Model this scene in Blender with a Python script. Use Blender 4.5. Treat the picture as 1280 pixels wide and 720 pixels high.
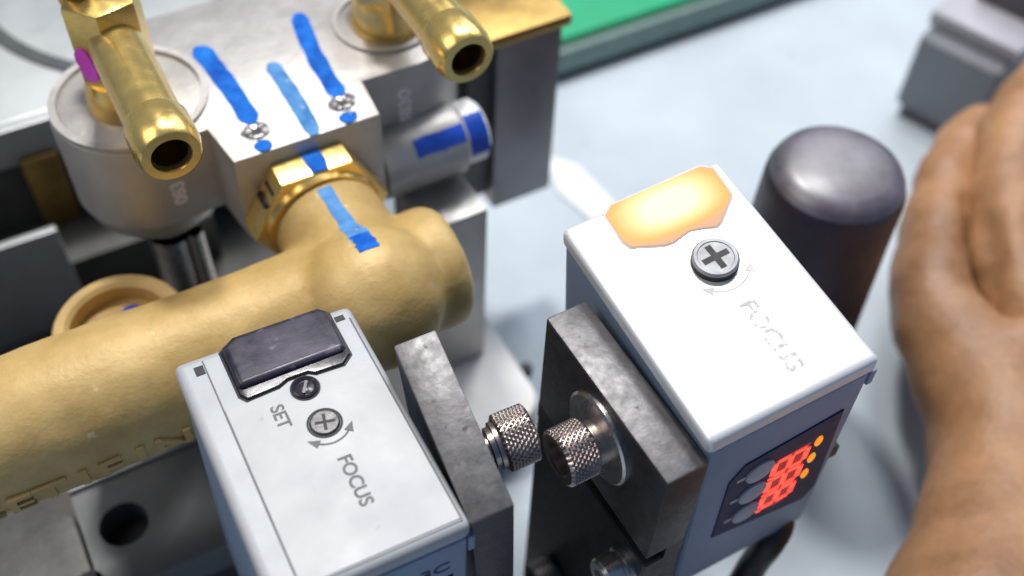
import bpy, bmesh, math, random
from mathutils import Matrix, Vector, Euler, noise
random.seed(7)
for o in list(bpy.data.objects):
    bpy.data.objects.remove(o)
SC = bpy.context.scene
COL = SC.collection
S = 0.001                      # everything below is written in millimetres
R = math.radians

# ------------------------------------------------------------------ camera, light, exposure
CAMH, FPX, PITCH, ROLL = 230.0, 1390.0, R(51.0), R(3.0)
def cam_axes():
    f = Vector((0, math.cos(PITCH), -math.sin(PITCH))); r0 = Vector((1, 0, 0)); u0 = r0.cross(f)
    c, s = math.cos(ROLL), math.sin(ROLL)
    return c*r0 + s*u0, -s*r0 + c*u0, f
CR, CU, CF = cam_axes()
cd = bpy.data.cameras.new('camera'); cam = bpy.data.objects.new('camera', cd); COL.objects.link(cam)
m = Matrix((CR, CU, -CF)).transposed().to_4x4(); m.translation = Vector((0, 0, CAMH*S)); cam.matrix_world = m
cd.sensor_width = 36; cd.lens = 36*FPX/1280; cd.clip_start = 0.01; cd.clip_end = 20
cd.dof.use_dof = True; cd.dof.focus_distance = 0.162; cd.dof.aperture_fstop = 12
SC.camera = cam

w = bpy.data.worlds.new("World"); SC.world = w; w.use_nodes = True
bg = w.node_tree.nodes['Background']; bg.inputs[0].default_value = (0.34, 0.57, 1.0, 1); bg.inputs[1].default_value = 0.22
def area(name, loc, target, size, power, col, sy=None):
    l = bpy.data.lights.new(name, 'AREA'); l.energy = power; l.color = col; l.size = size
    if sy: l.shape = 'RECTANGLE'; l.size_y = sy
    o = bpy.data.objects.new(name, l); COL.objects.link(o)
    o.location = Vector(loc)*S; d = (Vector(target) - Vector(loc)).normalized()
    o.rotation_euler = d.to_track_quat('-Z', 'Y').to_euler()
    return o
area('key_lamp', (-110, 405, 690), (10, 130, 50), 0.075, 3.1, (1.0, 0.97, 0.94))
area('second_lamp', (70, 430, 640), (20, 120, 60), 0.11, 1.5, (0.98, 0.98, 1.0))
area('left_fill', (-430, 40, 570), (0, 130, 40), 0.38, 1.5, (1.0, 0.90, 0.78))  # added warm fill from the left, no known fixture
area('back_sheen_fill', (250, 650, 520), (20, 150, 40), 0.42, 2.0, (0.97, 0.98, 1.0))  # added soft source for the highlight on the handle top
SC.view_settings.view_transform = 'Standard'; SC.view_settings.look = 'None'
SC.view_settings.exposure = 0.0; SC.view_settings.gamma = 1.0
SC.view_settings.use_curve_mapping = False

# ------------------------------------------------------------------ materials
def mat(name, col, rough=.5, metal=0., var=.12, nscale=180., bump=0., bscale=400., rvar=.12, col2=None, spot=None, **kw):
    mt = bpy.data.materials.new(name); mt.use_nodes = True
    nt = mt.node_tree; N = nt.nodes; L = nt.links; b = N['Principled BSDF']
    tc = N.new('ShaderNodeTexCoord')
    no = N.new('ShaderNodeTexNoise'); no.inputs['Scale'].default_value = nscale; no.inputs['Detail'].default_value = 6; no.inputs['Roughness'].default_value = .62
    L.new(tc.outputs['Object'], no.inputs['Vector'])
    rp = N.new('ShaderNodeValToRGB'); e = rp.color_ramp.elements
    e[0].position = .32; e[1].position = .68
    a = [max(0, c*(1-var)) for c in col]; z = list(col2) if col2 else [min(1, c*(1+var)) for c in col]
    e[0].color = (*a, 1); e[1].color = (*z, 1)
    L.new(no.outputs['Fac'], rp.inputs['Fac'])
    out = rp.outputs['Color']
    if spot:                                    # worn / dirty flecks: (colour, scale, threshold)
        n2 = N.new('ShaderNodeTexNoise'); n2.inputs['Scale'].default_value = spot[1]; n2.inputs['Detail'].default_value = 4
        L.new(tc.outputs['Object'], n2.inputs['Vector'])
        r2 = N.new('ShaderNodeValToRGB'); r2.color_ramp.elements[0].position = spot[2]; r2.color_ramp.elements[1].position = min(1, spot[2]+.06)
        L.new(n2.outputs['Fac'], r2.inputs['Fac'])
        mx = N.new('ShaderNodeMix'); mx.data_type = 'RGBA'
        L.new(r2.outputs['Color'], mx.inputs['Factor']); L.new(out, mx.inputs['A']); mx.inputs['B'].default_value = (*spot[0], 1)
        out = mx.outputs['Result']
    L.new(out, b.inputs['Base Color'])
    mr = N.new('ShaderNodeMapRange'); mr.inputs['To Min'].default_value = max(.03, rough-rvar); mr.inputs['To Max'].default_value = min(1, rough+rvar)
    n3 = N.new('ShaderNodeTexNoise'); n3.inputs['Scale'].default_value = nscale*2.3; n3.inputs['Detail'].default_value = 5
    L.new(tc.outputs['Object'], n3.inputs['Vector']); L.new(n3.outputs['Fac'], mr.inputs['Value']); L.new(mr.outputs['Result'], b.inputs['Roughness'])
    b.inputs['Metallic'].default_value = metal
    if bump:
        n4 = N.new('ShaderNodeTexNoise'); n4.inputs['Scale'].default_value = bscale; n4.inputs['Detail'].default_value = 8; n4.inputs['Roughness'].default_value = .6
        L.new(tc.outputs['Object'], n4.inputs['Vector'])
        bp = N.new('ShaderNodeBump'); bp.inputs['Strength'].default_value = bump; bp.inputs['Distance'].default_value = .0006
        L.new(n4.outputs['Fac'], bp.inputs['Height']); L.new(bp.outputs['Normal'], b.inputs['Normal'])
    for k, v in kw.items(): b.inputs[k.replace('_', ' ')].default_value = v
    return mt
def emit(name, col, st, base=(.1, .02, .02)):
    mt = mat(name, base, .4); b = mt.node_tree.nodes['Principled BSDF']
    b.inputs['Emission Color'].default_value = (*col, 1); b.inputs['Emission Strength'].default_value = st
    return mt
M = {}
M['bench'] = mat('bench_mat', (.51, .58, .63), .55, var=.09, nscale=22, bump=.10, bscale=500, spot=((.33, .37, .42), 130, .70))
M['case'] = mat('case_paint', (.74, .75, .76), .34, .25, var=.05, nscale=60, bump=.05, bscale=900, spot=((.55, .55, .56), 260, .73))
M['case_shaded'] = mat('case_shaded', (.23, .31, .44), .5, .15, var=.06, nscale=70, bump=.04, bscale=900)  # same case as the lid, with its blue shade put into the colour
M['case_silver'] = mat('silver_case', (.40, .415, .43), .5, .15, var=.05, nscale=60, bump=.05, bscale=900, spot=((.40, .40, .41), 260, .73))
M['plate_label'] = mat('label_plate', (.42, .43, .44), .5, .1, var=.05, nscale=50, bump=.05, bscale=800, spot=((.30, .30, .31), 330, .715))
M['steel_dark'] = mat('bracket_steel', (.105, .102, .105),   .42, .72, var=.22, nscale=520, bump=.08, bscale=1800, spot=((.05, .045, .045), 420, .62))
M['black_oxide'] = mat('black_oxide', (.035, .034, .038), .42, .3, var=.3, nscale=400, bump=.05, bscale=1500)
M['worn_edge'] = mat('worn_edge', (.135, .13, .132), .44, .6, var=.3, nscale=330, bump=.09, bscale=900, rvar=.16, spot=((.06, .057, .06), 420, .66))
M['steel'] = mat('screw_steel', (.62, .59, .56), .3, 1., var=.15, nscale=300, bump=.1, bscale=900)
M['steel_brown'] = mat('bolt_steel', (.42, .36, .33), .32, 1., var=.2, nscale=300, bump=.1, bscale=900)
M['brass'] = mat('turned_brass', (.82, .57, .18), .24, .78, var=.12, nscale=200, bump=.05, bscale=600)
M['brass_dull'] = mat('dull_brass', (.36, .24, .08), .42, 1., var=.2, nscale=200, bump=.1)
M['brass_cast'] = mat('cast_brass', (.53, .345, .105), .5, .1, var=.16, nscale=70, bump=.16, bscale=1300, rvar=.14, col2=(.66, .46, .185), spot=((.74, .56, .27), 260, .69))
M['alu'] = mat('cast_aluminium', (.48, .46, .435), .48, .6, var=.08, nscale=120, bump=.18, bscale=500)
M['alu_dark'] = mat('grey_engraving', (.85, .82, .80), .6, .0)
M['black_gap'] = mat('black_gap', (.012, .012, .013), .6)
M['dark_fix'] = mat('dark_fixture', (.10, .10, .095), .5, .5, var=.25, nscale=60, bump=.15)
M['grey_fix'] = mat('grey_fixture', (.15, .155, .155), .45, .4, var=.15, nscale=60, bump=.12)
M['black_fix'] = mat('blackened_steel', (.06, .06, .056), .55, .3, var=.3, nscale=60, bump=.12)
M['silver'] = mat('silver_casing', (.38, .40, .40), .42, .6, var=.1, nscale=40, bump=.06)
M['groove'] = mat('dark_groove', (.09, .10, .10), .5, .3)
M['panel_grey'] = mat('panel_grey', (.26, .25, .26), .4, .6, var=.08, nscale=90, bump=.08)
M['shade_grey'] = mat('lower_block_grey', (.34, .35, .345), .45, .2, var=.15, nscale=60, bump=.1)
M['white_pl'] = mat('white_plate', (.80, .79, .76), .4, 0, var=.04, nscale=60, bump=.05)
M['white_tape'] = mat('white_tape', (.88, .89, .90), .5, 0, var=.03)
M['navy'] = mat('display_navy', (.008, .020, .085), .6, 0, var=.1)
M['button'] = mat('grey_button', (.42, .44, .50), .5, 0, var=.08)
M['print'] = mat('grey_print', (.13, .13, .14), .6)
M['print_faint'] = mat('faint_print', (.60, .56, .55), .6)  # print colour paled to look washed out by glare
M['print_ghost'] = mat('worn_glare_print', (.52, .48, .47), .6, var=.1, spot=((.74, .74, .75), 900, .5))  # pale tone painted for overexposure, the gaps are wear
M['blue_pen'] = mat('blue_marker', (.004, .11, .62), .75, 0, var=.35, nscale=220, col2=(.02, .22, .78), spot=((.30, .42, .62), 420, .66), Specular_IOR_Level=.15)
M['blue_thin'] = mat('thin_blue_marker', (.05, .24, .62), .75, 0, var=.3, nscale=260, col2=(.14, .36, .70), spot=((.42, .50, .60), 420, .64), Specular_IOR_Level=.15)
M['blue_deep'] = mat('deep_blue_marker', (.012, .07, .46), .35, 0, var=.3, nscale=220)
M['black_pen'] = mat('black_marker', (.05, .05, .055), .5, 0, var=.3, nscale=500)
M['stake'] = mat('stake_mark', (.10, .10, .11), .5, .2, var=.4, nscale=900, spot=((.45, .45, .46), 700, .52))
M['pink'] = mat('pink_marker', (1, .10, .86), .4, 0, var=.15)
M['pink'].node_tree.nodes['Principled BSDF'].inputs['Emission Color'].default_value = (1, .05, .7, 1)
M['smoke'] = mat('smoked_window', (.030, .026, .036), .22, 0, var=.25, nscale=160, bump=.05, bscale=300, Specular_IOR_Level=.35)
M['smoke_bar'] = mat('smoked_bar', (.045, .040, .060), .30, 0, var=.6, nscale=160, bump=.06, bscale=400, spot=((.13, .12, .15), 300, .62), Specular_IOR_Level=.3)
M['screw_grey'] = mat('screw_grey', (.30, .30, .31), .5, .3, var=.2, nscale=300)
M['red_bloom'] = emit('red_bloom', (1, .03, .03), .2)  # weak red glow added in place of bloom around the digits
M['black_rub'] = mat('black_rubber', (.014, .014, .017), .45, 0, var=.2)
M['knob'] = mat('black_knob', (.030, .019, .030), .46, 0, var=.35, nscale=60, bump=.2, bscale=140, rvar=.16, Specular_IOR_Level=.6)
M['knob_top'] = mat('sheen_knob_top', (.025, .018, .024), .45, 0, var=.4, nscale=70, bump=.15, bscale=200, rvar=.15, col2=(.17, .145, .175), Specular_IOR_Level=.9, Coat_Weight=.5, Coat_Roughness=.28)  # pale mottling puts the broad reflection on the cap into its colour
M['green'] = mat('green_foam', (.0, .37, .16), .6, 0, var=.1, nscale=40)
M['green_shaded'] = mat('shaded_green_rim', (.20, .30, .27), .6, 0, var=.1)  # greyed green: shade of the side face put into the colour
M['shadow_black'] = mat('tray_shadow', (.02, .022, .03), .6)  # black painted for the shadow line under the tray
M['block'] = mat('grey_block', (.19, .20, .215), .45, .35, var=.1, nscale=50, bump=.08)
M['block_pale'] = mat('block_pale', (.40, .39, .42), .5, .1, var=.1)
M['block_dark'] = mat('grey_block_lower', (.11, .105, .12), .5, .2, var=.1)
M['skin'] = mat('skin', (.29, .125, .05), .46, 0, var=.28, nscale=38, bump=.6, bscale=420, col2=(.50, .265, .125), Subsurface_Weight=.12, Subsurface_Scale=.003)
M['red'] = emit('red_segments', (1, .035, .02), 3.2)
M['amber'] = emit('amber_light', (1, .30, .01), 1.0, (.3, .1, .01))

def lamp_window():
    mt = bpy.data.materials.new('lit_window'); mt.use_nodes = True
    nt = mt.node_tree; N = nt.nodes; L = nt.links; b = N['Principled BSDF']
    tc = N.new('ShaderNodeTexCoord'); mp = N.new('ShaderNodeMapping')
    L.new(tc.outputs['Object'], mp.inputs['Vector'])
    # centre of the lit bar behind the window, in the sensor's own metres
    mp.inputs['Location'].default_value = (-2.5*.09, -16.4*.165, 0)
    mp.inputs['Scale'].default_value = (90., 165., 0.)
    L.new(mp.outputs['Vector'], (sx := N.new('ShaderNodeSeparateXYZ')).inputs[0])
    def mth(op, a, b):
        q = N.new('ShaderNodeMath'); q.operation = op
        for k, v in enumerate((a, b)):
            if isinstance(v, (int, float)): q.inputs[k].default_value = v
            else: L.new(v, q.inputs[k])
        return q.outputs[0]
    xa = mth('POWER', mth('ABSOLUTE', sx.outputs[0], 0), 2.6); ya = mth('POWER', mth('ABSOLUTE', sx.outputs[1], 0), 2.6)
    dist = mth('POWER', mth('ADD', xa, ya), 1/2.6)
    rp = N.new('ShaderNodeValToRGB'); e = rp.color_ramp.elements
    e[0].position = .35; e[0].color = (1, .96, .80, 1)
    e[1].position = 1.0; e[1].color = (.66, .42, .30, 1)
    k = e.new(.60); k.color = (1, .84, .36, 1)
    k = e.new(.82); k.color = (.92, .50, .13, 1)
    L.new(dist, rp.inputs['Fac'])
    b.inputs['Base Color'].default_value = (.20, .09, .04, 1); b.inputs['Roughness'].default_value = .45; b.inputs['Specular IOR Level'].default_value = .1
    L.new(rp.outputs['Color'], b.inputs['Emission Color']); b.inputs['Emission Strength'].default_value = .95
    return mt
M['lit'] = lamp_window()

# ------------------------------------------------------------------ mesh helpers (millimetres)
I4 = Matrix.Identity(4)
AX = {'z': I4, 'x': Matrix.Rotation(R(90), 4, 'Y'), '-x': Matrix.Rotation(R(-90), 4, 'Y'), 'y': Matrix.Rotation(R(-90), 4, 'X'), '-y': Matrix.Rotation(R(90), 4, 'X')}
class MB:
    def __init__(s): s.bm = bmesh.new()
    def add(s, t, mtx=I4):
        bmesh.ops.transform(t, matrix=mtx, verts=t.verts)
        me = bpy.data.meshes.new('tmp'); t.to_mesh(me); t.free(); s.bm.from_mesh(me); bpy.data.meshes.remove(me); return s
    def box(s, x0, x1, y0, y1, z0, z1, bev=0., seg=2, mtx=I4):
        t = bmesh.new(); bmesh.ops.create_cube(t, size=1)
        bmesh.ops.transform(t, matrix=Matrix.Translation(((x0+x1)/2, (y0+y1)/2, (z0+z1)/2)) @ Matrix.Diagonal((x1-x0, y1-y0, z1-z0, 1)), verts=t.verts)
        if bev: bmesh.ops.bevel(t, geom=t.edges[:], offset=bev, segments=seg, profile=.6, affect='EDGES')
        return s.add(t, mtx)
    def prism(s, poly, z0, z1, bev=0., seg=2, mtx=I4, bottom=True):
        t = bmesh.new(); lo = [t.verts.new((x, y, z0)) for x, y in poly]; hi = [t.verts.new((x, y, z1)) for x, y in poly]
        n = len(poly); ft = t.faces.new(hi); t.faces.new(lo[::-1])
        for i in range(n): t.faces.new((lo[i], lo[(i+1) % n], hi[(i+1) % n], hi[i]))
        bmesh.ops.recalc_face_normals(t, faces=t.faces[:])
        if bev: bmesh.ops.bevel(t, geom=list(ft.edges), offset=bev, segments=seg, profile=.6, affect='EDGES')
        return s.add(t, mtx)
    def lathe(s, prof, mtx=I4, seg=40, rfun=None):
        t = bmesh.new(); rows = []
        for k, (r, h) in enumerate(prof):
            row = []
            for i in range(seg):
                rr = r if rfun is None else rfun(k, i, r)
                a = 2*math.pi*i/seg; row.append(t.verts.new((rr*math.cos(a), rr*math.sin(a), h)))
            rows.append(row)
        for a, b in zip(rows, rows[1:]):
            for i in range(seg):
                j = (i+1) % seg; t.faces.new((a[i], a[j], b[j], b[i]))
        bmesh.ops.remove_doubles(t, verts=t.verts, dist=1e-4)
        return s.add(t, mtx)
    def tube(s, path, r, seg=12, mtx=I4, caps=True):
        P = [Vector(p) for p in path]; rr = r if isinstance(r, (list, tuple)) else [r]*len(P)
        t = bmesh.new(); rows = []; up = Vector((0, 0, 1)); n = None
        for i, p in enumerate(P):
            d = ((P[min(i+1, len(P)-1)] - P[max(i-1, 0)])).normalized()
            if n is None: n = d.cross(up if abs(d.z) < .9 else Vector((1, 0, 0))).normalized()
            n = (n - d*n.dot(d)).normalized(); b = d.cross(n)
            rows.append([t.verts.new(p + rr[i]*(math.cos(2*math.pi*k/seg)*n + math.sin(2*math.pi*k/seg)*b)) for k in range(seg)])
        for a, b in zip(rows, rows[1:]):
            for i in range(seg): j = (i+1) % seg; t.faces.new((a[i], a[j], b[j], b[i]))
        if caps: t.faces.new(rows[0][::-1]); t.faces.new(rows[-1])
        bmesh.ops.recalc_face_normals(t, faces=t.faces[:])
        return s.add(t, mtx)
    def text(s, txt, size, thick, mtx, sx=1.):
        cu = bpy.data.curves.new('tmp', 'FONT'); cu.body = txt; cu.size = size; cu.extrude = thick/2; cu.align_x = 'CENTER'; cu.align_y = 'CENTER'; cu.resolution_u = 4; cu.offset = size*.022
        o = bpy.data.objects.new('tmp', cu); COL.objects.link(o); bpy.context.view_layer.update()
        me = bpy.data.meshes.new_from_object(o.evaluated_get(bpy.context.evaluated_depsgraph_get()))
        t = bmesh.new(); t.from_mesh(me); bmesh.ops.transform(t, matrix=Matrix.Diagonal((sx, 1, 1, 1)), verts=t.verts)
        bpy.data.objects.remove(o); bpy.data.curves.remove(cu); bpy.data.meshes.remove(me)
        return s.add(t, mtx)
    def raw(s, verts, faces, mtx=I4):
        t = bmesh.new(); v = [t.verts.new(p) for p in verts]
        for f in faces: t.faces.new([v[i] for i in f])
        bmesh.ops.recalc_face_normals(t, faces=t.faces[:])
        return s.add(t, mtx)
    def band(s, pts, width, z0, z1, mtx=I4):
        """flat pen stroke along pts, width a number or one per point"""
        P = [Vector((*p, 0)) for p in pts]; W = width if isinstance(width, (list, tuple)) else [width]*len(P); l, r = [], []
        for i, p in enumerate(P):
            d = (P[min(i+1, len(P)-1)] - P[max(i-1, 0)]).normalized(); n = Vector((-d.y, d.x, 0))
            l.append((p + n*W[i]/2).to_2d()); r.append((p - n*W[i]/2).to_2d())
        v = [(*q, z1) for q in l] + [(*q, z1) for q in r] + [(*q, z0) for q in l] + [(*q, z0) for q in r]; n = len(P); f = []
        for i in range(n-1):
            f += [(i, i+1, n+i+1, n+i), (2*n+i, 2*n+i+1, i+1, i), (n+i, n+i+1, 3*n+i+1, 3*n+i)]
        f += [(0, n, 3*n, 2*n), (n-1, 2*n-1, 4*n-1, 3*n-1)]
        return s.raw(v, f, mtx)

class Thing:
    """one top-level object: an Empty that parents its parts; parts are written in the frame's millimetres"""
    def __init__(s, name, label, cat, frame, origin, group=None, kind=None):
        s.o = bpy.data.objects.new(name, None); COL.objects.link(s.o); s.o.empty_display_size = .005
        s.org = Vector(origin); fm = frame @ Matrix.Translation(s.org)
        fm.translation = fm.translation*S
        s.o.matrix_world = fm
        s.o['label'] = label; s.o['category'] = cat
        if group: s.o['group'] = group
        if kind: s.o['kind'] = kind
    def part(s, name, mb, material, parent=None, label=None, sharp=32, origin=True):
        o = finish(name, mb, material, -s.org, sharp); o.parent = parent or s.o
        if label: o['label'] = label
        return o
def finish(name, mb, material, shift=Vector((0, 0, 0)), sharp=32):
    bm = mb.bm
    bmesh.ops.transform(bm, matrix=Matrix.Scale(S, 4) @ Matrix.Translation(shift), verts=bm.verts)
    bmesh.ops.recalc_face_normals(bm, faces=bm.faces[:])
    for f in bm.faces: f.smooth = True
    for e in bm.edges:
        if len(e.link_faces) == 2 and e.calc_face_angle(0) > R(sharp): e.smooth = False
    me = bpy.data.meshes.new(name); bm.to_mesh(me); bm.free(); me.materials.append(material)
    o = bpy.data.objects.new(name, me); COL.objects.link(o); return o
def solo(name, mb, material, label, cat, frame, origin, group=None, kind=None):
    o = finish(name, mb, material, -Vector(origin)); fm = frame @ Matrix.Translation(Vector(origin)); fm.translation *= S
    o.matrix_world = fm
    if label: o['label'] = label
    if cat: o['category'] = cat
    if group: o['group'] = group
    if kind: o['kind'] = kind
    return o
def pose(p, e):
    v = Vector((R(e[0]), R(e[1]), 0)); tilt = Matrix.Rotation(v.length, 4, v.normalized()) if v.length > 1e-6 else I4
    return Matrix.Translation(p) @ Matrix.Rotation(R(e[2]), 4, 'Z') @ tilt
T = Matrix.Translation
def near(m, k=.915):
    # the left sensor and its bracket are a slightly smaller size and stand higher, in front of the pipe
    q = m.copy(); p = m.translation; q.translation = Vector((p.x*k, p.y*k, CAMH+(p.z-CAMH)*k))
    return q @ Matrix.Scale(k, 4)
RZ = lambda a: Matrix.Rotation(R(a), 4, 'Z')
RIG = Matrix.Rotation(R(31), 4, 'Z')          # the valve and its fixture stand turned by 31 degrees
def circ(cx, cy, rx, ry=None, n=28, a0=0, a1=360):
    ry = ry or rx; k = n if a1-a0 >= 360 else n+1
    return [(cx+rx*math.cos(R(a0+(a1-a0)*i/n)), cy+ry*math.sin(R(a0+(a1-a0)*i/n))) for i in range(k)]
def wob(pts, amp, sd=0):
    return [(x+amp*noise.noise((x*.9+sd, y*.9, 1.7)), y+amp*noise.noise((x*.9, y*.9+sd, 7.3))) for x, y in pts]

# ------------------------------------------------------------------ setting
solo('workbench_surface', MB().box(-900, 900, -500, 1300, -20, 0), M['bench'], None, None, I4, (0, 0, 0), kind='structure')

# ------------------------------------------------------------------ machine base behind the valve
t = Thing('machine_base', 'dark steel machine base under the brass pipe at left', 'machine base', RIG, (-40, 170, 0))
t.part('base_plate', MB().box(-170, 52, 128, 330, 0, 14, 1), M['black_fix'])
t.part('back_wall', MB().box(-170, 60, 208, 216, 14, 54, .6), M['black_fix'])
t.part('ledge', MB().box(-170, 30, 192, 208, 14, 30, .8), M['black_fix'])

t = Thing('silver_casing', 'silver machine casing with round dark grooves behind the valve block', 'casing', RIG, (-30, 250, 54))
t.part('deck', MB().box(-190, 86, 209, 420, 54, 60, 1.2), M['silver'])
def ring(cx, cy, r0, r1, z0, z1, n=72):
    return MB().lathe([(r0, z0), (r0, z1), (r1, z1), (r1, z0)], T((cx, cy, 0)), n)
t.part('groove_ring', ring(46, 256, 47, 50.5, 60, 60.6), M['groove'])
t.part('round_cover', MB().lathe([(0, 60.1), (0, 62), (24, 62), (26, 61), (26, 60.1)], T((66, 262, 0)), 60), M['silver'])
t.part('groove_ring', ring(66, 262, 30, 33.5, 60, 61), M['groove'])
t.part('front_lip', MB().box(-190, 30, 206.2, 208.9, 50, 60.4, .7), M['silver'])

t = Thing('brass_block', 'small dull brass block in the dark recess at left edge', 'block', RIG, (-2, 200, 14))
t.part('block_body', MB().box(-6, 2.2, 204.4, 206, 30.1, 52, .5), M['brass_dull'])
t = Thing('steel_block', 'grey steel block with bright top edge left of the brass lug', 'block', RIG, (-20, 184, 0))
t.part('block_body', MB().box(-60, -4, 188.4, 190.4, 14.1, 45, .5), M['shade_grey'])

# fixture plate below the pipe, with a counterbored hole
t = Thing('fixture_plate', 'dark grey fixture plate with round hole below the brass pipe', 'plate', RIG, (-10, 118, 0))
hb = MB()
hc = (-12.1, 118.4); n = 40
outer = []
x0, x1, y0, y1 = -19.5, 26, 105.6, 129
def rect_ray(a):
    dx, dy = math.cos(a), math.sin(a); best = 1e9
    for lim, d, c in ((x0, dx, hc[0]), (x1, dx, hc[0]), (y0, dy, hc[1]), (y1, dy, hc[1])):
        if abs(d) > 1e-9:
            k = (lim-c)/d
            if k > 0: best = min(best, k)
    return hc[0]+dx*best, hc[1]+dy*best
angs = sorted([2*math.pi*i/n for i in range(n)] + [math.atan2(cy-hc[1], cx-hc[0]) % (2*math.pi) for cx in (x0, x1) for cy in (y0, y1)])
V = []; Fc = []
for a in angs:
    ox, oy = rect_ray(a); ix, iy = hc[0]+4.6*math.cos(a), hc[1]+4.6*math.sin(a)
    V += [(ix, iy, 35), (ox, oy, 35), (ox, oy, 26), (ix, iy, 27)]
k = len(angs)
for i in range(k):
    j = (i+1) % k
    Fc += [(4*i, 4*i+1, 4*j+1, 4*j), (4*i+1, 4*i+2, 4*j+2, 4*j+1), (4*i, 4*j, 4*j+3, 4*i+3)]
hb.raw(V, Fc)
t.part('plate_body', hb, M['grey_fix'])
t.part('hole_floor', MB().lathe([(0, 28.5), (4.7, 28.5)], T((*hc, 0)), 30), M['black_gap'])
t.part('edge_strip', MB().box(-19.5, 26, 129.05, 130.6, 30, 36.2, .4), M['silver'])
t.part('support_column', MB().box(-14, 22, 110, 126, 0, 25.9, .8), M['black_fix'])
t = Thing('side_plate', 'lighter grey plate at lower left corner beside the fixture plate', 'plate', RIG, (-40, 115, 0))
t.part('plate_body', MB().prism([(-80, 100), (-20.2, 100), (-20.2, 126), (-26, 131), (-80, 131)], 24, 33, .8), M['dark_fix'])
t.part('screw_head', MB().lathe([(0, 33.1), (0, 35), (2.6, 35), (3, 34.4), (3, 33.1)], T((-17.0-4, 109.5, 0)), 24), M['black_gap'])
t.part('support_column', MB().box(-75, -24, 104, 126, 0, 23.9, .8), M['black_fix'])

# ------------------------------------------------------------------ white base plate and things near it
def rrect(x0, x1, y0, y1, r, corners=(1, 1, 1, 1), n=8):
    p = []
    for (cx, cy, a, on) in ((x1-r, y1-r, 0, corners[0]), (x0+r, y1-r, 90, corners[1]), (x0+r, y0+r, 180, corners[2]), (x1-r, y0+r, 270, corners[3])):
        if on: p += [(cx+r*math.cos(R(a+90*i/n)), cy+r*math.sin(R(a+90*i/n))) for i in range(n+1)]
        else: p.append((cx+(r if a in (0, 270) else -r), cy+(r if a in (0, 90) else -r)))
    return p
t = Thing('white_base_plate', 'white plate with rounded corner under the valve between the two sensors', 'plate', RIG, (60, 140, 0))
t.part('plate_body', MB().prism(rrect(30, 79.5, 114, 178, 7, (0, 0, 0, 1)), 10, 16, .7), M['white_pl'])
t.part('dark_rim', MB().prism(rrect(30, 80.3, 113.2, 178, 7.5, (0, 0, 0, 1)), 6, 9.9, .3), M['dark_fix'])
t.part('foot', MB().box(40, 70, 122, 170, 0, 5.9, .5), M['dark_fix'])
t = Thing('black_screw', 'tiny black screw head at the corner of the white plate', 'screw', RIG, (82.6, 129.5, 0))
t.part('screw_head', MB().lathe([(0, 8), (0, 11), (1.1, 11), (1.6, 10.4), (1.6, 8)], T((82.8, 129.3, 0)), 24), M['black_rub'])
t.part('shank', MB().lathe([(.8, 0), (.8, 8.1)], T((82.8, 129.3, 0)), 16), M['dark_fix'])
solo('paper_strip', MB().prism([(128, 199), (134.8, 191), (136.5, 171), (136, 156), (127, 156), (127.5, 170), (124.4, 184)], .05, .9, .2), M['white_tape'], 'bright white strip lying on the pale blue bench behind right sensor', 'strip', RIG, (122, 168, 0))

# grey block standing under the valve's right end
t = Thing('spacer_block', 'pale grey square spacer block right of the brass tee', 'block', RIG, (64, 140, 16))
t.part('block_body', MB().box(60, 74, 134, 150, 16.1, 66, .7), M['alu'])

# upright plate behind the valve
t = Thing('upright_plate', 'tall grey upright plate with brass bar on top behind the valve', 'plate', RIG, (96, 162, 14))
t.part('plate_body', MB().box(88.5, 104, 158, 166, 36, 84, .6), M['panel_grey'])
t.part('side_rib', MB().box(82.5, 88.4, 160, 166, 40, 84, .6), M['dark_fix'])
t.part('arm', MB().box(83.5, 88, 166.1, 209, 61, 80, .5), M['dark_fix'])
t.part('brass_bar', MB().box(76, 106, 157.6, 178, 84.1, 87, .7), M['brass_dull'])

# ------------------------------------------------------------------ valve block
VB = Thing('valve_block', 'pale cast aluminium valve block with three blue marker stripes', 'valve', RIG, (41, 160, 60))
outline = [(27.3, 139.4), (54.6, 139.4), (55.4, 149)]
outline += circ(66, 163, 14.2, n=16, a0=-86, a1=60)
outline += [(66, 184), (17, 184)]
outline += circ(16.5, 163, 14.2, n=16, a0=150, a1=274) + [(26, 149.2)]
VB.part('body', MB().prism(outline, 76, 95, 1.0, 2), M['alu'])
VB.part('front_boss', MB().prism([(-13.6, 7), (13.6, 7), (13.6, -7), (9, -14), (-9, -14), (-13.6, -7)], -.1, 10, .6, mtx=T((41, 149.3, 86)) @ AX['-y']), M['alu'])
VB.part('round_boss', MB().lathe([(0, 63), (5, 63), (9.5, 68), (12.9, 72), (14.0, 75.9), (0, 75.9)], T((16.5, 163, 0)), 48), M['alu'])
VB.part('round_boss', MB().lathe([(0, 64), (9.5, 67), (13.6, 70), (14.1, 71), (14.1, 75.9), (0, 75.9)], T((66, 163, 0)), 48), M['alu'])
VB.part('boss_stem', MB().lathe([(0, 14), (4.6, 14), (4.6, 60.1)], T((16.5, 163, 0)), 24).lathe([(1.6, 14), (1.6, 62)], T((20.5, 158.5, 0)), 12), M['steel'])
VB.part('raised_rim', ring(16.5, 163, 12.6, 13.9, 94.9, 95.8), M['alu'])
VB.part('raised_rim', ring(66, 163, 8.8, 9.8, 94.9, 95.7), M['alu'])
# round lug to the right with cap
VB.part('side_lug', MB().lathe([(0, 0), (7.6, 0), (7.6, 17), (7.0, 17.6), (0, 17.6)], T((56, 148, 74.5)) @ AX['x'], 40), M['alu'])
VB.part('lug_cap', MB().lathe([(0, 0), (6.0, 0), (6.4, .6), (6.4, 4.4), (5.4, 5.4), (0, 5.4)], T((73.7, 148, 74.5)) @ AX['x'], 36), M['white_pl'])
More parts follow.
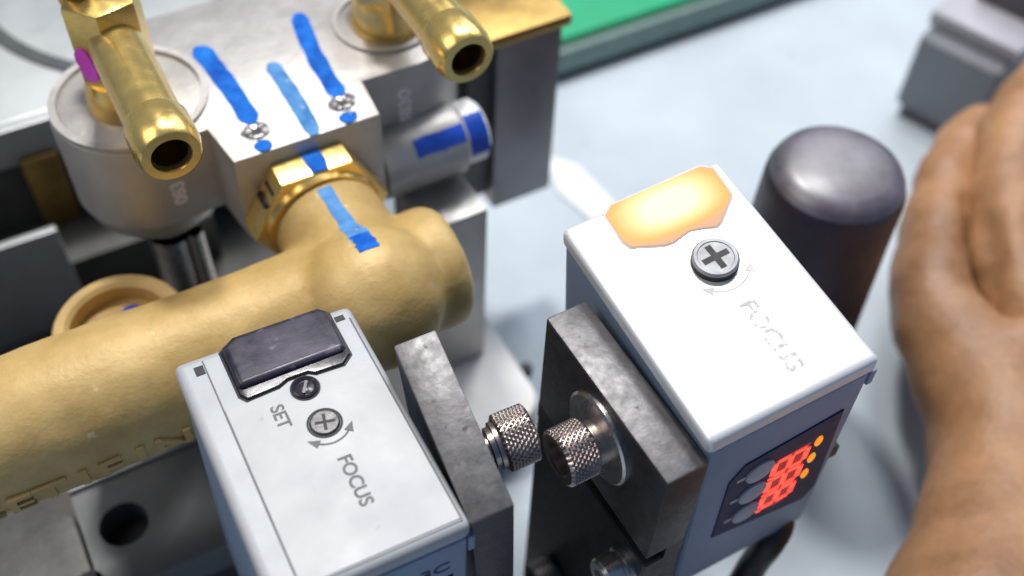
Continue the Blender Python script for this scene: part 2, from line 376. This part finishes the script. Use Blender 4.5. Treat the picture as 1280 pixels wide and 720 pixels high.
# writing engraved on the two bosses
VB.part('engraving', MB().text('3830', 3.6, .3, T((63.5, 148.8, 85.5)) @ AX['-y'] @ Matrix.Rotation(R(90), 4, 'Z'), 1.25), M['alu_dark'])
VB.part('engraving', MB().text('083', 3.4, .3, T((18.6, 148.9, 83)) @ Matrix.Rotation(R(6), 4, 'Z') @ AX['-y'] @ Matrix.Rotation(R(90), 4, 'Z'), 1.1), M['alu_dark'])
# blue pen strokes on top
def dot(mb, x, y, r, z0, z1, sd=0): return mb.prism(wob(circ(x, y, r, r*.85, 18), .25, sd), z0, z1)
ZT = 95.02
def stroke(p, q, w0, w1, bend=0, n=36):
    pts = []; P = Vector(p); Q = Vector(q); d = (Q-P); nn = Vector((-d.y, d.x)).normalized()
    for i in range(n+1):
        f = i/n; v = P + d*f + nn*bend*math.sin(math.pi*f); pts.append((v.x, v.y))
    ws = [(w0+(w1-w0)*i/n)*min(1, .45+.22*min(i, n-i))*(1+.2*noise.noise((i*.16, p[0], 0))) for i in range(n+1)]
    return pts, ws
pts, ws = stroke((31.8, 171.5), (33.6, 147.0), 3.6, 3.6, .4); VB.part('blue_mark', MB().band(pts, ws, ZT-.1, ZT+.05), M['blue_pen'])
pts, ws = stroke((42.2, 161.0), (42.2, 139.5), 3.0, 3.0, .3); VB.part('blue_mark', MB().band(pts, ws, ZT-.1, ZT+.05), M['blue_thin'])
pts, ws = stroke((52.2, 172.5), (50.0, 146.5), 3.4, 3.4, -.8); VB.part('blue_mark', MB().band(pts, ws, ZT-.1, ZT+.05), M['blue_pen'])
VB.part('blue_dot', dot(MB(), 33.2, 141.0, 1.7, ZT-.1, ZT+.05), M['blue_pen'])
VB.part('blue_dot', dot(MB(), 49.2, 141.2, 1.7, ZT-.1, ZT+.05, 3), M['blue_pen'])
for cx, cy in ((33.4, 144.9), (49.7, 145.1)):
    rm = VB.part('stake_ring', MB().prism(wob(circ(cx, cy, 2.6, 2.3, 30), .35, cx), ZT-.1, ZT+.03), M['stake'])
    VB.part('set_screw', MB().lathe([(0, ZT), (1.75, ZT), (1.7, ZT+.25), (1.3, ZT+.3), (.7, ZT+.1), (0, ZT+.1)], T((cx, cy, 0)), 28), M['steel'], rm)
    mb = MB()
    for a in (20, 95, 160): mb.box(-1.9, 1.9, -.2, .2, ZT+.2, ZT+.33+a*.0001, mtx=T((cx, cy, 0)) @ RZ(a+cx))
    VB.part('screw_slot', mb, M['black_pen'], rm)
# blue stroke round the side lug
def cyl_strip(axis_o, r, u0, u1, a0, a1, n=14, m=8, wv=.25, sd=0):
    """thin patch hugging a cylinder that runs along s: u along the axis, a the angle from up"""
    V = []; Fc = []
    for i in range(n+1):
        for j in range(m+1):
            u = u0+(u1-u0)*i/n + (wv*noise.noise((j*.8, sd, 0)) if i in (0, n) else 0)
            a = a0+(a1-a0)*j/m + (3*noise.noise((i*.6, sd+5, 0)) if j in (0, m) else 0)
            V.append((axis_o[0]+u, axis_o[1]-r*math.sin(R(a)), axis_o[2]+r*math.cos(R(a))))
    for i in range(n):
        for j in range(m):
            q = i*(m+1)+j; Fc.append((q, q+1, q+m+2, q+m+1))
    return MB().raw(V, Fc)
VB.part('blue_mark', cyl_strip((56, 148, 74.5), 7.66, 6.5, 17.2, 30, 58), M['blue_deep'])
VB.part('blue_mark', cyl_strip((73.7, 148, 74.5), 6.48, .5, 4.6, 15, 95, sd=4), M['blue_deep'])

def fitting(cx, cy, label, pink):
    f = Thing('hose_fitting', label, 'fitting', RIG, (cx, cy, 95), group='brass hose fittings on the valve block')
    hexp = [(6.6*math.cos(R(60*i+12)), 6.6*math.sin(R(60*i+12))) for i in range(6)]
    f.part('collar', MB().lathe([(0, 95.1), (7.4, 95.1), (7.2, 97), (6.2, 101.5), (0, 101.5)], T((cx, cy, 0)), 40), M['brass'])
    f.part('hex_body', MB().prism(hexp, 101.5, 117.5, .7, mtx=T((cx, cy, 0))), M['brass'])
    f.part('end_cap', MB().lathe([(0, 0), (4.4, 0), (4.9, .5), (4.9, 5.0), (5.6, 5.2), (5.6, 7.4), (5, 8), (0, 8)], T((cx, cy+4, 112)) @ AX['y'], 36), M['brass'])
    L = cy-129.3
    prof = [(0, 2), (4.6, 2), (4.6, L-8.2), (4.9, L-8.1), (5.2, L-7.4), (5.25, L-2.2), (4.75, L-.25), (4.55, L), (3.2, L), (3.0, L-.4), (2.9, L-8), (0, L-8)]
    f.part('hose_barb', MB().lathe(prof, T((cx, cy, 110)) @ AX['-y'], 44), M['brass'])
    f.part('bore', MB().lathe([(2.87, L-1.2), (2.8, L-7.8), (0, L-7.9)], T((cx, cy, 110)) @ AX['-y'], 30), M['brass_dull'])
    if pink:
        f.part('screw_pin', MB().lathe([(0, 117), (2.2, 117), (2.2, 126), (0, 126)], T((cx-3, cy+1, 0)), 20), M['brass_dull'])
        f.part('pink_mark', MB().prism(wob([(-1.6+1.7*math.cos(R(a))+.35*math.sin(R(a))*-1, -.6+3.6*math.sin(R(a))) for a in range(0, 360, 15)], .4), 0, .1, mtx= T((cx-5.72*math.cos(R(42))-.1, cy-5.72*math.sin(R(42))-.1, 107.0)) @ Matrix.Rotation(R(-48), 4, 'Z') @ AX['-y']), M['pink'])
    return f
fitting(16.5, 163, 'brass hose fitting with pink marker spot on the left round boss', True)
fitting(67.0, 163, 'plain brass hose fitting above the dark engraved boss, top centre', False)

# ------------------------------------------------------------------ cast brass pipe tee
BP = Thing('brass_pipe', 'thick rough cast brass pipe tee with raised lettering', 'pipe', RIG, (10, 116, 66))
pt, pz, pr = 115.8, 78., 11.7
def bumpy(k, i, r): return r*(1+.006*noise.noise((k*.5, math.cos(i*.4)*2, math.sin(i*.4)*2)))
prof = [(0, -110)] + [(pr+.25*math.sin(k*.7), -110+k*5) for k in range(30)] + [(pr, 40), (0, 40)]
tee = MB().lathe([(r, h) for r, h in prof], T((0, pt, pz)) @ AX['x'], 72, bumpy)
BX = 40.3
prof = [(0, -12.8)]
for a in range(8, 91, 9): prof.append((11.6*math.sin(R(a)), -1.2-11.6*math.cos(R(a))))
prof += [(11.2, 1.5), (10.6, 5), (10.2, 9), (10.0, 18), (9.6, 19.4), (0, 19.4)]
tee.lathe(prof, T((BX, 114.6, 80.2)) @ AX['y'], 64, bumpy)
prof = [(0, 0), (10.9, 0), (10.9, 9.5), (11.2, 10), (11.2, 13.6), (10.4, 15.2), (8.4, 16.2), (0, 16.4)]
tee.lathe(prof, T((41, pt+.6, pz-.6)) @ AX['x'], 64, bumpy)
tee.lathe([(12.6*math.sin(R(a)), -12.6*math.cos(R(a))) for a in range(0, 181, 9)], T((BX-.8, 111.6, 82.0)) @ AX['y'], 64)
tee_o = BP.part('tee_body', tee, M['brass_cast'])
md = tee_o.modifiers.new('r', 'REMESH'); md.mode = 'VOXEL'; md.voxel_size = .0009
md = tee_o.modifiers.new('s', 'SMOOTH'); md.factor = .5; md.iterations = 2
bpy.context.view_layer.update()
m2 = bpy.data.meshes.new_from_object(tee_o.evaluated_get(bpy.context.evaluated_depsgraph_get()))
tee_o.modifiers.clear(); tee_o.data = m2; m2.name = 'tee_body'
for v in m2.vertices:
    p = v.co/S; v.co += v.normal*S*(.16*noise.noise(p*.22) + .05*noise.noise(p*.9))
for p in m2.polygons: p.use_smooth = True
from mathutils.bvhtree import BVHTree
bt_ = BVHTree.FromPolygons([v.co/S + BP.org for v in m2.vertices], [tuple(p.vertices) for p in m2.polygons])
def tee_r(cx, cz, y, a):
    d = Vector((math.sin(R(a)), 0, math.cos(R(a)))); hit = bt_.ray_cast(Vector((cx, y, cz)) + d*40, -d)
    return (Vector((cx, y, cz)) - hit[0]).length if hit[0] else 10.
hexp = [(13.0*math.cos(R(60*i)), 13.0*math.sin(R(60*i))) for i in range(6)]
BP.part('hex_nut', MB().prism(hexp, 0, 5.6, .8, mtx=T((BX-.4, 139.2, 80.6)) @ AX['-y']).lathe([(0, 5.5), (10.8, 5.5), (10.4, 6.6), (0, 6.6)], T((BX-.4, 139.2, 80.6)) @ AX['-y'], 40), M['brass'])
mk = MB()
for a in (-64, -78): mk.box(-.5, .5, 11.2, 11.9, .8, 4.6, mtx=T((BX-.4, 139.2, 80.6)) @ AX['-y'] @ Matrix.Rotation(R(a+120), 4, 'Z'))
BP.part('nut_mark', mk, M['black_gap'])
# lug behind the pipe
BP.part('lug_ring', MB().lathe([(8.6, 64), (8.6, 71.8), (9.4, 72.4), (11.0, 72.4), (11.6, 71.6), (11.6, 57), (8, 57)], T((0.6, 134, 0)), 52), M['brass_cast'])
BP.part('lug_floor', MB().lathe([(0, 68.5), (8.8, 68.5)], T((0.6, 134, 0)), 36), M['brass_cast'])
BP.part('blue_mark', dot(MB(), 3.4, 138.5, 1.9, 68.52, 68.7), M['blue_deep'])
# raised letters low on the front of the pipe
def wrap_text(txt, size, sc, ang, sd):
    """letters bent round the pipe, reading along s"""
    mb = MB().text(txt, size, .9, I4, 1.35); bm = mb.bm
    for v in bm.verts:
        a = R(ang) - v.co.y/pr; rr = pr + .2 + v.co.z
        v.co = Vector((sc + v.co.x, pt - rr*math.sin(a), pz + rr*math.cos(a)))
    return mb
for ch, sc in zip('LETIFIN', (-27.0, -22.2, -17.6, -12.5, -8.6, -3.6, 1.6)):
    BP.part('letter', wrap_text(ch, 6.2, sc, 101, 0), M['brass_cast'])
# blue pen on nut and branch
def strip_y(cx, cz, rf, y0, y1, a0, a1, n=14, m=6):
    V = []; Fc = []
    for i in range(n+1):
        for j in range(m+1):
            y = y0+(y1-y0)*i/n; a = a0+(a1-a0)*j/m + (2.5*noise.noise((i*.5, j*9.1, 2)) if j in (0, m) else 0)
            r = tee_r(cx, cz, y, a) + rf
            V.append((cx+r*math.sin(R(a)), y, cz+r*math.cos(R(a))))
    for i in range(n):
        for j in range(m):
            q = i*(m+1)+j; Fc.append((q, q+1, q+m+2, q+m+1))
    return MB().raw(V, Fc)
BP.part('blue_mark', strip_y(BX, 80.2, 0.06, 114.5, 131.6, -9, 6), M['blue_thin'])
BP.part('blue_dot', strip_y(BX, 80.2, 0.1, 111.5, 115.8, -8, 6), M['blue_pen'])
BP.part('blue_mark', MB().band([(40.6, 139.0), (40.7, 136.2), (40.6, 133.9)], [3.4, 3.6, 3.0], 91.9, 92.02), M['blue_pen'])

# ------------------------------------------------------------------ sensors
def cross_screw(t, x, y, z, r, h, matl, parent, ang, slotw, rim=True):
    sc = t.part('screw', MB().lathe([(0, z-1), (r, z-1), (r, z+h-.35), (r-.35, z+h), (0, z+h)] if not rim else
                [(0, z-1), (r, z-1), (r, z+h-.3), (r-.3, z+h), (r-.75, z+h), (r-.85, z+h-.12), (0, z+h-.12)], T((x, y, 0)), 40), matl, parent)
    zz = z+h-.1 if rim else z+h
    mb = MB()
    for a in (0, 90): mb.box(-r*.62, r*.62, -slotw/2, slotw/2, zz-.02, zz+.03, mtx=T((x, y, 0)) @ Matrix.Rotation(R(ang+a), 4, 'Z') @ T((0, 0, .012 if a else 0)))
    t.part('cross_slot', mb, M['black_gap'], sc)
    return sc
RZ = lambda a: Matrix.Rotation(R(a), 4, 'Z')
def sensor(fr, label, Lg, D, lit):
    W = 27.85; h = Lg/2; hb = h if lit else h+.7; XL = -W/2 if lit else -W/2-1.9
    t = Thing('sensor', label, 'sensor', fr, (0, 0, -D), group='box shaped sensors on brackets')
    t.part('case', MB().box(XL+.5, W/2-.5, -h+.25, hb-.25, -D, -3.6, 1.0, 3), M['case_shaded'])
    top = t.part('top_cover', MB().box(XL, W/2, -h, hb, -3.6, 0, 1.3 if lit else 1.7, 5), M['case'] if lit else M['case_silver'])
    if lit:
        poly = [(-5.2, hb+.12), (-6.9, h-1.0), (-7.1, 13.6), (-6.6, 12.2), (-5.2, 11.6), (-2.2, 10.2), (-.6, 10.0), (1.2, 10.4), (2.6, 10.7), (4.4, 10.2), (6.4, 9.4), (7.4, 9.7), (11.4, 12.9), (11.8, 13.6), (12.2, h-1.2), (10.6, hb+.12)]
        gk, wm = M['print_faint'], M['lit']
    else:
        poly = [(-6.0, hb+.12), (-8.3, hb-1.3), (-8.3, 12.9), (-7.4, 11.6), (-2.2, 11.9), (-.6, 12.6), (2.6, 12.6), (3.6, 11.9), (8.2, 11.7), (10.0, 13.2), (10.0, hb-.9), (8.9, hb+.12)]
        gk, wm = M['black_gap'], M['smoke']
    cx = sum(p[0] for p in poly)/len(poly); cy = sum(p[1] for p in poly)/len(poly)
    t.part('window_gasket', MB().prism([(cx+(x-cx)*1.035, cy+(y-cy)*1.05) for x, y in poly], -5.2, .10, .05), gk, top)
    t.part('window', MB().prism(poly, -5.0, .55 if not lit else .3, .5 if not lit else .2, 3), wm, top)
    if not lit:
        # darker thick bar of the window plus its sloping lower flange
        t.part('window_bar', MB().prism([(-5.8, hb+.3), (-8.0, hb-1.1), (-8.0, 14.0), (-7.4, 13.6), (9.1, 13.9), (9.7, 14.4), (9.7, hb-.8), (8.6, hb+.3)], .3, 1.5, 1.1, 6), M['smoke_bar'], top)
        t.part('label_plate', MB().box(-11.2, 12.7, -h+1.6, 11.2, -.2, .14, .1, 1), M['plate_label'], top)
        t.part('label_plate_edge', MB().box(-11.45, -11.2, -h+1.2, hb-1.4, -.2, .05).box(-11.45, 12.9, -h+1.2, -h+1.42, -.2, .05).box(12.72, 12.95, -h+1.5, hb-3, -.2, .05), M['print'], top)
        t.part('corner_slot', MB().box(-13.0, -11.55, hb-4.0, hb-2.2, -.2, .1), M['black_gap'], top)
        t.part('corner_slot', MB().box(10.5, 12.1, hb-3.0, hb-1.9, -.2, .1), M['black_gap'], top)
        sbn = t.part('set_button', MB().lathe([(2.1, .1), (2.1, .5), (1.8, .7), (1.35, .3), (.9, .42), (0, .55)], T((1.2, 10.0, 0)), 32), M['smoke'], top)
        t.part('button_slot', MB().box(-1.2, 1.2, -.22, .22, .3, .6, mtx=T((1.2, 10.0, 0)) @ RZ(60)), M['steel_dark'], top)
        t.part('button_ring', ring(1.2, 10.0, 2.1, 2.35, .1, .3, 32), M['black_gap'], top)
        cross_screw(t, 1.5, 2.6, .2, 2.4, .25, M['steel_dark'], top, -13, .5, False)
        t.part('screw_ring', ring(1.5, 2.6, 2.4, 2.75, .12, .22, 36), M['black_gap'], top)
        z = .16; pm = M['print']; tx, sxs, fs = 1.5, 1.0, 3.0
        t.part('printed_word', MB().text('SET', 2.9, .04, T((-4.1, 6.6, z)) @ RZ(-90), 1.0), pm, top)
        t.part('printed_word', MB().text('FOCUS', fs, .04, T((1.7, -8.7, z)) @ RZ(-90), .98), pm, top)
        sx, sy, sr = 1.5, 2.6, 3.9
    else:
        rr = 3.5
        cross_screw(t, 2.75, 4.2, 0, rr, 1.5, M['screw_grey'], top, 2, .95, True)
        t.part('screw_side', ring(2.75, 4.2, rr-.2, rr+.04, .02, 1.0, 40), M['black_gap'], top)
        t.part('printed_word', MB().text('FOCUS', 3.6, .04, T((2.7, -9.9, .03)) @ RZ(-90), 1.12), M['print_ghost'], top)
        z = .03; pm = M['print_faint']; sx, sy, sr = 2.75, 4.0, 5.0
    mb = MB()
    mb.band(circ(sx, sy, sr, sr, 20, -128, -42), .32, z-.02, z+.02)
    for a, dr in ((-132, -1), (-38, 1)):
        px, py = sx+sr*math.cos(R(a)), sy+sr*math.sin(R(a)); dx, dy = -math.sin(R(a))*dr, math.cos(R(a))*dr
        mb.prism([(px+dx*1.3, py+dy*1.3), (px-dx*.6-dy*.75, py-dy*.6+dx*.75), (px-dx*.6+dy*.75, py-dy*.6-dx*.75)], z-.02, z+.03)
    t.part('printed_arrow', mb, pm, top)
    # front: x across, v up (local z)
    FR = T((0, -h+.25, 0)) @ AX['-y'] @ RZ(0)
    Fm = Matrix(((1, 0, 0, 0), (0, 0, -1, -h+.25), (0, 1, 0, 0), (0, 0, 0, 1)))     # (x, v, out)
    pan = t.part('display_panel', MB().prism([(-8.2, -39.6), (-8.1, -18.5), (-5.9, -14.4), (10.9, -12.4), (12.3, -40.5), (10.6, -44.5)], -.2, .25, .1, 1, Fm), M['navy'])
    for v in (-19.4, -27.2, -34.9):
        t.part('button', MB().prism(circ(-2.6, v, 2.55, 3.1), .2, .62, .25, 2, Fm), M['button'], pan)
        t.part('button_sign', MB().box(-6.6, -5.2, v-.5, v+.5, .25, .28, mtx=Fm), M['button'], pan)
    if lit: t.part('bloom_patch', MB().prism(wob([(.9, -38.6), (.3, -30), (.4, -19.2), (6.4, -18.4), (6.7, -36.5), (4.5, -39.4)], .1), .2, .256, mtx=Fm), M['red_bloom'], pan)  # glowing sheet added behind the digits as their bloom
    for k, v in enumerate((-22.3, -28.6, -34.9)):
        seg = MB(); hw, hh, th = 2.4, 2.9, 1.0            # digit lies on its side: up is +x
        c = Fm @ T((3.4, v, 0)) @ RZ(-90)
        for (a, b, w_, l_) in ((0, hh, hw*2-.9, th), (0, 0, hw*2-.9, th), (0, -hh, hw*2-.9, th), (-hw, hh/2, th, hh-.7), (hw, hh/2, th, hh-.7), (-hw, -hh/2, th, hh-.7), (hw, -hh/2, th, hh-.7)):
            seg.box(a-w_/2, a+w_/2, b-l_/2, b+l_/2, .26, .34, mtx=c)
        seg.box(hw+.55, hw+1.15, -hh-.5, -hh+.3, .26, .34, mtx=c)
        if lit: t.part('digit', seg, M['red'], pan)
        else: t.part('digit', seg, M['button'], pan)
    for v in (-19.6, -25.4, -31.2):
        t.part('indicator_light', MB().prism(circ(8.0, v, .7, 1.6, 14), .2, .5, .2, 2, Fm), M['amber'] if lit else M['button'], pan)
    t.part('side_tab', MB().box(W/2-.6, W/2+.5, -h+.1, -h+3.5, -7.5, -3.65, .3), M['case_shaded'])
    t.part('side_tab', MB().box(W/2-.6, W/2+1.2, -h+.6, -h+3, -33, -29.5, .4), M['black_rub'])
    if not lit:
        t.part('front_mark', MB().text('3C', 3.2, .04, Fm @ T((8.0, -9.4, .03)), 1.3), M['navy'])
    return t
RS = pose((29.01, 101.17, 106.86), (2.81, -5.61, 29.74)); LS = near(pose((-27.16, 85.7, 85.8), (-2.4, 2.2, 30.1)))
sr_ = sensor(RS, 'white sensor with lit orange window and red digits, right side', 40.6, 57, True)
sl_ = sensor(LS, 'silver sensor with unlit smoked window, SET and FOCUS print, lower left', 45.5, 57, False)
def bez(pts, n=10):
    P = [Vector(p) for p in pts]; out = []
    for i in range(len(P)-1):
        p0, p1, p2, p3 = P[max(i-1, 0)], P[i], P[i+1], P[min(i+2, len(P)-1)]
        for k in range(n):
            f = k/n; out.append(.5*((2*p1)+(p2-p0)*f+(2*p0-5*p1+4*p2-p3)*f*f+(3*p1-p0-3*p2+p3)*f**3))
    return out+[P[-1]]
CABLE = [(9.6, -16, -54), (9.8, -18.6, -57.5), (7.3, -20.1, -61), (4.6, -20.5, -68.7), (-.4, -23.2, -76.1), (-7.1, -28.8, -87.3)]
sr_.part('cable', MB().tube(bez(CABLE), 2.7, 14), M['black_rub'])
sr_.part('cable_gland', MB().lathe([(0, 0), (3.2, 0), (3.2, 3), (2.6, 4), (0, 4)], T((9.6, -15.4, -57)) @ Matrix.Rotation(R(180), 4, 'X'), 24), M['black_rub'])

# ------------------------------------------------------------------ bracket plates
def knurled(r, x0, x1, mtx, matl_seg=192):
    n = 26; prof = [(0, x0), (r-.5, x0)] + [(r, x0+.35+(x1-x0-.7)*i/n) for i in range(n+1)] + [(r-.5, x1), (r*.62, x1), (r*.56, x1-.2), (r*.5, x1-3.2), (0, x1-3.2)]
    def rf(k, i, rr):
        if not 2 <= k <= n+2: return rr
        return rr - max(.36*(1-min((i+k) % 6, 6-(i+k) % 6)/2.), .2*(1-min((i-k) % 6, 6-(i-k) % 6)/2.), 0)
    return MB().lathe(prof, mtx, matl_seg, rf)
def plate_pts(l, hgt): return l, hgt
RB = pose((16.55, 88.4, 100.1), (0, 0, 32)); LB = near(pose((-7.9, 88.2, 88.6), (9, -6, 26.2)))
GB = 'steel bracket plates holding the sensors'
b = Thing('bracket_plate', 'dark steel bracket plate with slot and washer against the right sensor', 'bracket', RB, (0, 0, -100), group=GB)
hw = 3.45; l = 15.7
b.part('worn_top', MB().box(-hw, hw+.02, -l-.02, l+.02, -.85, 0, .4, 2), M['worn_edge'])
b.part('plate', MB().box(-hw+.01, hw, -l, l, -22.9, -.2, .3, 2).box(-hw+.012, hw-.005, -l+.01, l-.01, -100, -25.6, .3, 1).box(.2, hw-.01, -l+.02, l-.02, -26.5, -22.2).box(-hw+.015, hw-.01, 9.5, l-.02, -26.5, -22.2), M['black_oxide'])
b.part('washer', MB().lathe([(2.6, 0), (2.6, 1.0), (7.1, 1.0), (7.5, .7), (7.5, 0)], T((-hw, -.9, -9.4)) @ AX['-x'], 44), M['steel'])
ck = T((-hw, -1.2, -9.2)) @ AX['-x']
sb = b.part('cap_bolt', knurled(4.5, 2.6, 7.7, ck), M['steel_brown'])
b.part('bolt_neck', MB().lathe([(0, .9), (3.6, .9), (3.6, 2.7), (0, 2.7)], ck, 28), M['steel_brown'], sb)
b.part('socket', MB().prism([(2.5*math.cos(R(60*i)), 2.5*math.sin(R(60*i))) for i in range(6)], 4.5, 4.7, mtx=ck), M['black_gap'], sb)
ck2 = T((-hw, -12.0, -31.5)) @ AX['-x']
b.part('lower_screw', MB().lathe([(0, 0), (3.4, 0), (3.4, .8), (2.9, 1.0), (2.9, 1.6), (3.2, 1.8), (3.2, 4.2), (2.8, 4.8), (1.6, 4.8), (1.5, 3.4), (0, 3.4)], ck2, 32), M['steel'])
ck3 = T((-hw, 4.5, -66)) @ AX['-x']
b.part('lower_bolt', knurled(4.2, .2, 5, ck3), M['steel_dark'])

b = Thing('bracket_plate', 'worn grey steel bracket plate beside the left sensor with knurled screw', 'bracket', LB, (0, 0, -107), group=GB)
l = 15.3
b.part('worn_top', MB().box(-hw-.02, hw+.02, -l-.02, l+.02, -.85, 0, .4, 2), M['worn_edge'])
b.part('plate', MB().box(-hw, hw, -l, l, -107, -.2, .3, 2), M['black_oxide'])
ck = T((hw, -2.6, -9.8)) @ AX['x']
sb = b.part('cap_bolt', knurled(4.8, 3.0, 8.6, ck), M['steel_brown'])
b.part('bolt_neck', MB().lathe([(0, 0), (2.4, 0), (2.4, 1.2), (3.3, 1.4), (3.3, 2.2), (3.9, 2.3), (3.9, 3.1), (0, 3.1)], ck, 28), M['steel_brown'], sb)

# ------------------------------------------------------------------ things further back
kb = Thing('control_handle', 'glossy black cylindrical handle with domed top behind the right sensor', 'handle', I4, (62.7, 157.4, 0))
prof = [(0, 0), (16.2, 0), (16.4, 1.0), (15.4, 30), (14.3, 62), (14.0, 73.0), (13.8, 75.0), (13.3, 76.4), (0, 76.4)]
kb.part('handle_body', MB().lathe(prof, T((62.7, 157.4, 0)), 64), M['knob'])

kb.part('sheen_cap', MB().lathe([(0, 76.4), (13.3, 76.4), (12.6, 77.7), (11.4, 78.7), (9.5, 79.4), (5, 80), (0, 80.2)], T((62.7, 157.4, 0)), 64), M['knob_top'])  # cap split off to carry the painted sheen
gt = Thing('green_tray', 'green foam sheet in a tray with shade-greyed edge at top centre', 'tray', Matrix.Translation((11.6, 271, 0)) @ RZ(31.2), (0, 0, 0))
gt.part('tray_rim', MB().box(-60, 170, 0, 150, 1.6, 11, 1.2), M['green_shaded'])
gt.part('foam_sheet', MB().box(-58, 168, 2.5, 148, 11.05, 14, 1.0), M['green'])
gt.part('shadow_strip', MB().box(-60.5, 170.5, -.8, 150, .05, 1.55), M['shadow_black'])  # strip standing in for the shadow under the tray

gb = Thing('grey_block', 'dark grey metal block with pale edge gripped by the hand', 'block', Matrix.Translation((114, 264, 0)) @ RZ(-40), (0, 0, 0))
gb.part('body', MB().box(0, 26, 0, 90, 4, 30, 2.2, 3), M['block'])
gb.part('pale_edge', MB().box(-1.2, 26.5, 6, 90, 30.05, 35, 1.0), M['block_pale'])
gb.part('lower_body', MB().box(2, 24, 2, 88, .05, 3.95, .5), M['block_dark'])
gb.part('dark_top', MB().box(5, 26, 20, 90, 35.05, 44, 1.0), M['block_dark'])

# ------------------------------------------------------------------ hand and wrist at the right edge
def person():
    chains = {}
    V = []; E = []; RD = []
    def add(p, r): V.append(Vector(p)*S); RD.append((r[0]*S, r[1]*S) if isinstance(r, tuple) else (r*S, r*S)); return len(V)-1
    def W(px, py, z):
        d = (px-640)/FPX*CR - (py-360)/FPX*CU + CF; k = (z-CAMH)/d.z; return Vector((0, 0, CAMH)) + k*d
    # a left hand, palm down, fingers away from the viewer
    wr = Vector((105, 112, 28)); el = Vector((88, 66, 36)); el2 = Vector((80, 10, 44))
    a = add(wr, (22, 17)); b = add(el, (27, 23)); c = add(el2, (31, 27)); E.extend([(a, b), (b, c)])
    pal = add((121, 132, 29), (25, 15)); E.append((a, pal))
    kn = [((97, 168, 33), 10.2), ((115, 179, 38), 11), ((134, 183, 40), 11.4), ((155, 178, 38), 11)]
    mid = [((98, 143, 29), 15), ((115, 150, 33), 14), ((134, 153, 34), 14.5), ((157, 148, 31), 13)]
    f1 = [((106, 199, 35), 8.2), ((124.5, 213, 44), 9.6), ((142, 218, 46), 9.8), ((164, 210, 44), 9.6)]
    f2 = [((116, 217, 33), 7.3), ((138, 233, 40), 8.0), ((152, 237, 42), 8.6), ((174, 228, 40), 8.4)]
    f3 = [((127, 228, 30), 6.6), ((144, 246, 36), 7.2), ((160, 250, 37), 7.6), ((182, 240, 34), 7.4)]
    for i in range(4):
        m_ = add(*mid[i]); k_ = add(*kn[i]); E.extend([(pal, m_), (m_, k_)]); p_ = k_
        for q in (f1[i], f2[i], f3[i]):
            n_ = add(*q); E.append((p_, n_)); p_ = n_
    th = [((150, 116, 24), 14), ((172, 132, 22), 12), ((190, 152, 22), 10.5), ((200, 170, 22), 9)]
    p_ = pal
    for q in th: n_ = add(*q); E.append((p_, n_)); p_ = n_
    me = bpy.data.meshes.new('person'); me.from_pydata(V, E, []); o = bpy.data.objects.new('tmp_person', me); COL.objects.link(o)
    md = o.modifiers.new('skin', 'SKIN'); md.branch_smoothing = .6
    for v, r in zip(me.skin_vertices[0].data, RD): v.radius = r; v.use_root = False
    me.skin_vertices[0].data[3].use_root = True
    sb = o.modifiers.new('sub', 'SUBSURF'); sb.levels = 3; sb.render_levels = 3
    bpy.context.view_layer.update()
    m2 = bpy.data.meshes.new_from_object(o.evaluated_get(bpy.context.evaluated_depsgraph_get()))
    bpy.data.objects.remove(o)
    # tendons and creases on the back of the hand
    for v in m2.vertices:
        p = v.co/S
        n = v.normal
        if p.x > 165 or p.y < 20: continue
        d = 1.3*noise.noise(p*.09) + .5*noise.noise(p*.25)
        for k_, m_ in zip(kn, mid):
            A = Vector((128, 118, 0)); B = Vector((*k_[0][:2], 0)); q = Vector((p.x, p.y, 0)); tt = (q-A).dot(B-A)/(B-A).length_squared
            if 0 < tt < 1 and n.z > .1:
                ds = (q-(A+(B-A)*tt)).length; d += 2.6*math.exp(-(ds/2.6)**2)*math.sin(math.pi*min(1, tt*1.15))
        for path in (((92, 100), (97, 122), (104, 140), (108, 158)), ((104, 90), (110, 118), (108, 140)), ((110, 118), (122, 140), (126, 160))):   # veins
            for (xa, ya), (xb, yb) in zip(path, path[1:]):
                A = Vector((xa, ya)); B = Vector((xb, yb)); q = Vector((p.x+1.2*noise.noise(p*.08), p.y)); tt = max(0, min(1, (q-A).dot(B-A)/(B-A).length_squared))
                if n.z > .2: d = max(d, d*.4+.9*math.exp(-((q-(A+(B-A)*tt)).length/1.6)**2))
        for (ka, ma), (kb, mb_) in zip(zip(kn, mid), list(zip(kn, mid))[1:]):      # hollows between the knuckles
            A = (Vector(ma[0])+Vector(mb_[0]))/2; B = (Vector(ka[0])+Vector(kb[0]))/2+Vector((1, 8, 0))
            A.z = B.z = 0; q = Vector((p.x, p.y, 0)); tt = (q-A).dot(B-A)/(B-A).length_squared
            if -.3 < tt < 1.2 and n.z > 0: d -= 3.8*math.exp(-((q-(A+(B-A)*tt)).length/2.6)**2)*math.exp(-((tt-.75)/.45)**2)
        for k_ in kn:
            d += 1.6*math.exp(-((Vector((p.x-k_[0][0], p.y-k_[0][1])).length)/6.5)**2)*(n.z > 0)
        v.co += n*d*S
    for p in m2.polygons: p.use_smooth = True
    m2.materials.clear(); m2.materials.append(M['skin'])
    o = bpy.data.objects.new('person', m2)
    org = Vector((120, 120, 0))*S
    m2.transform(Matrix.Translation(-org)); o.location = org; COL.objects.link(o)
    o['label'] = 'bare brown hand and wrist reaching in along the right edge'; o['category'] = 'person'
person()
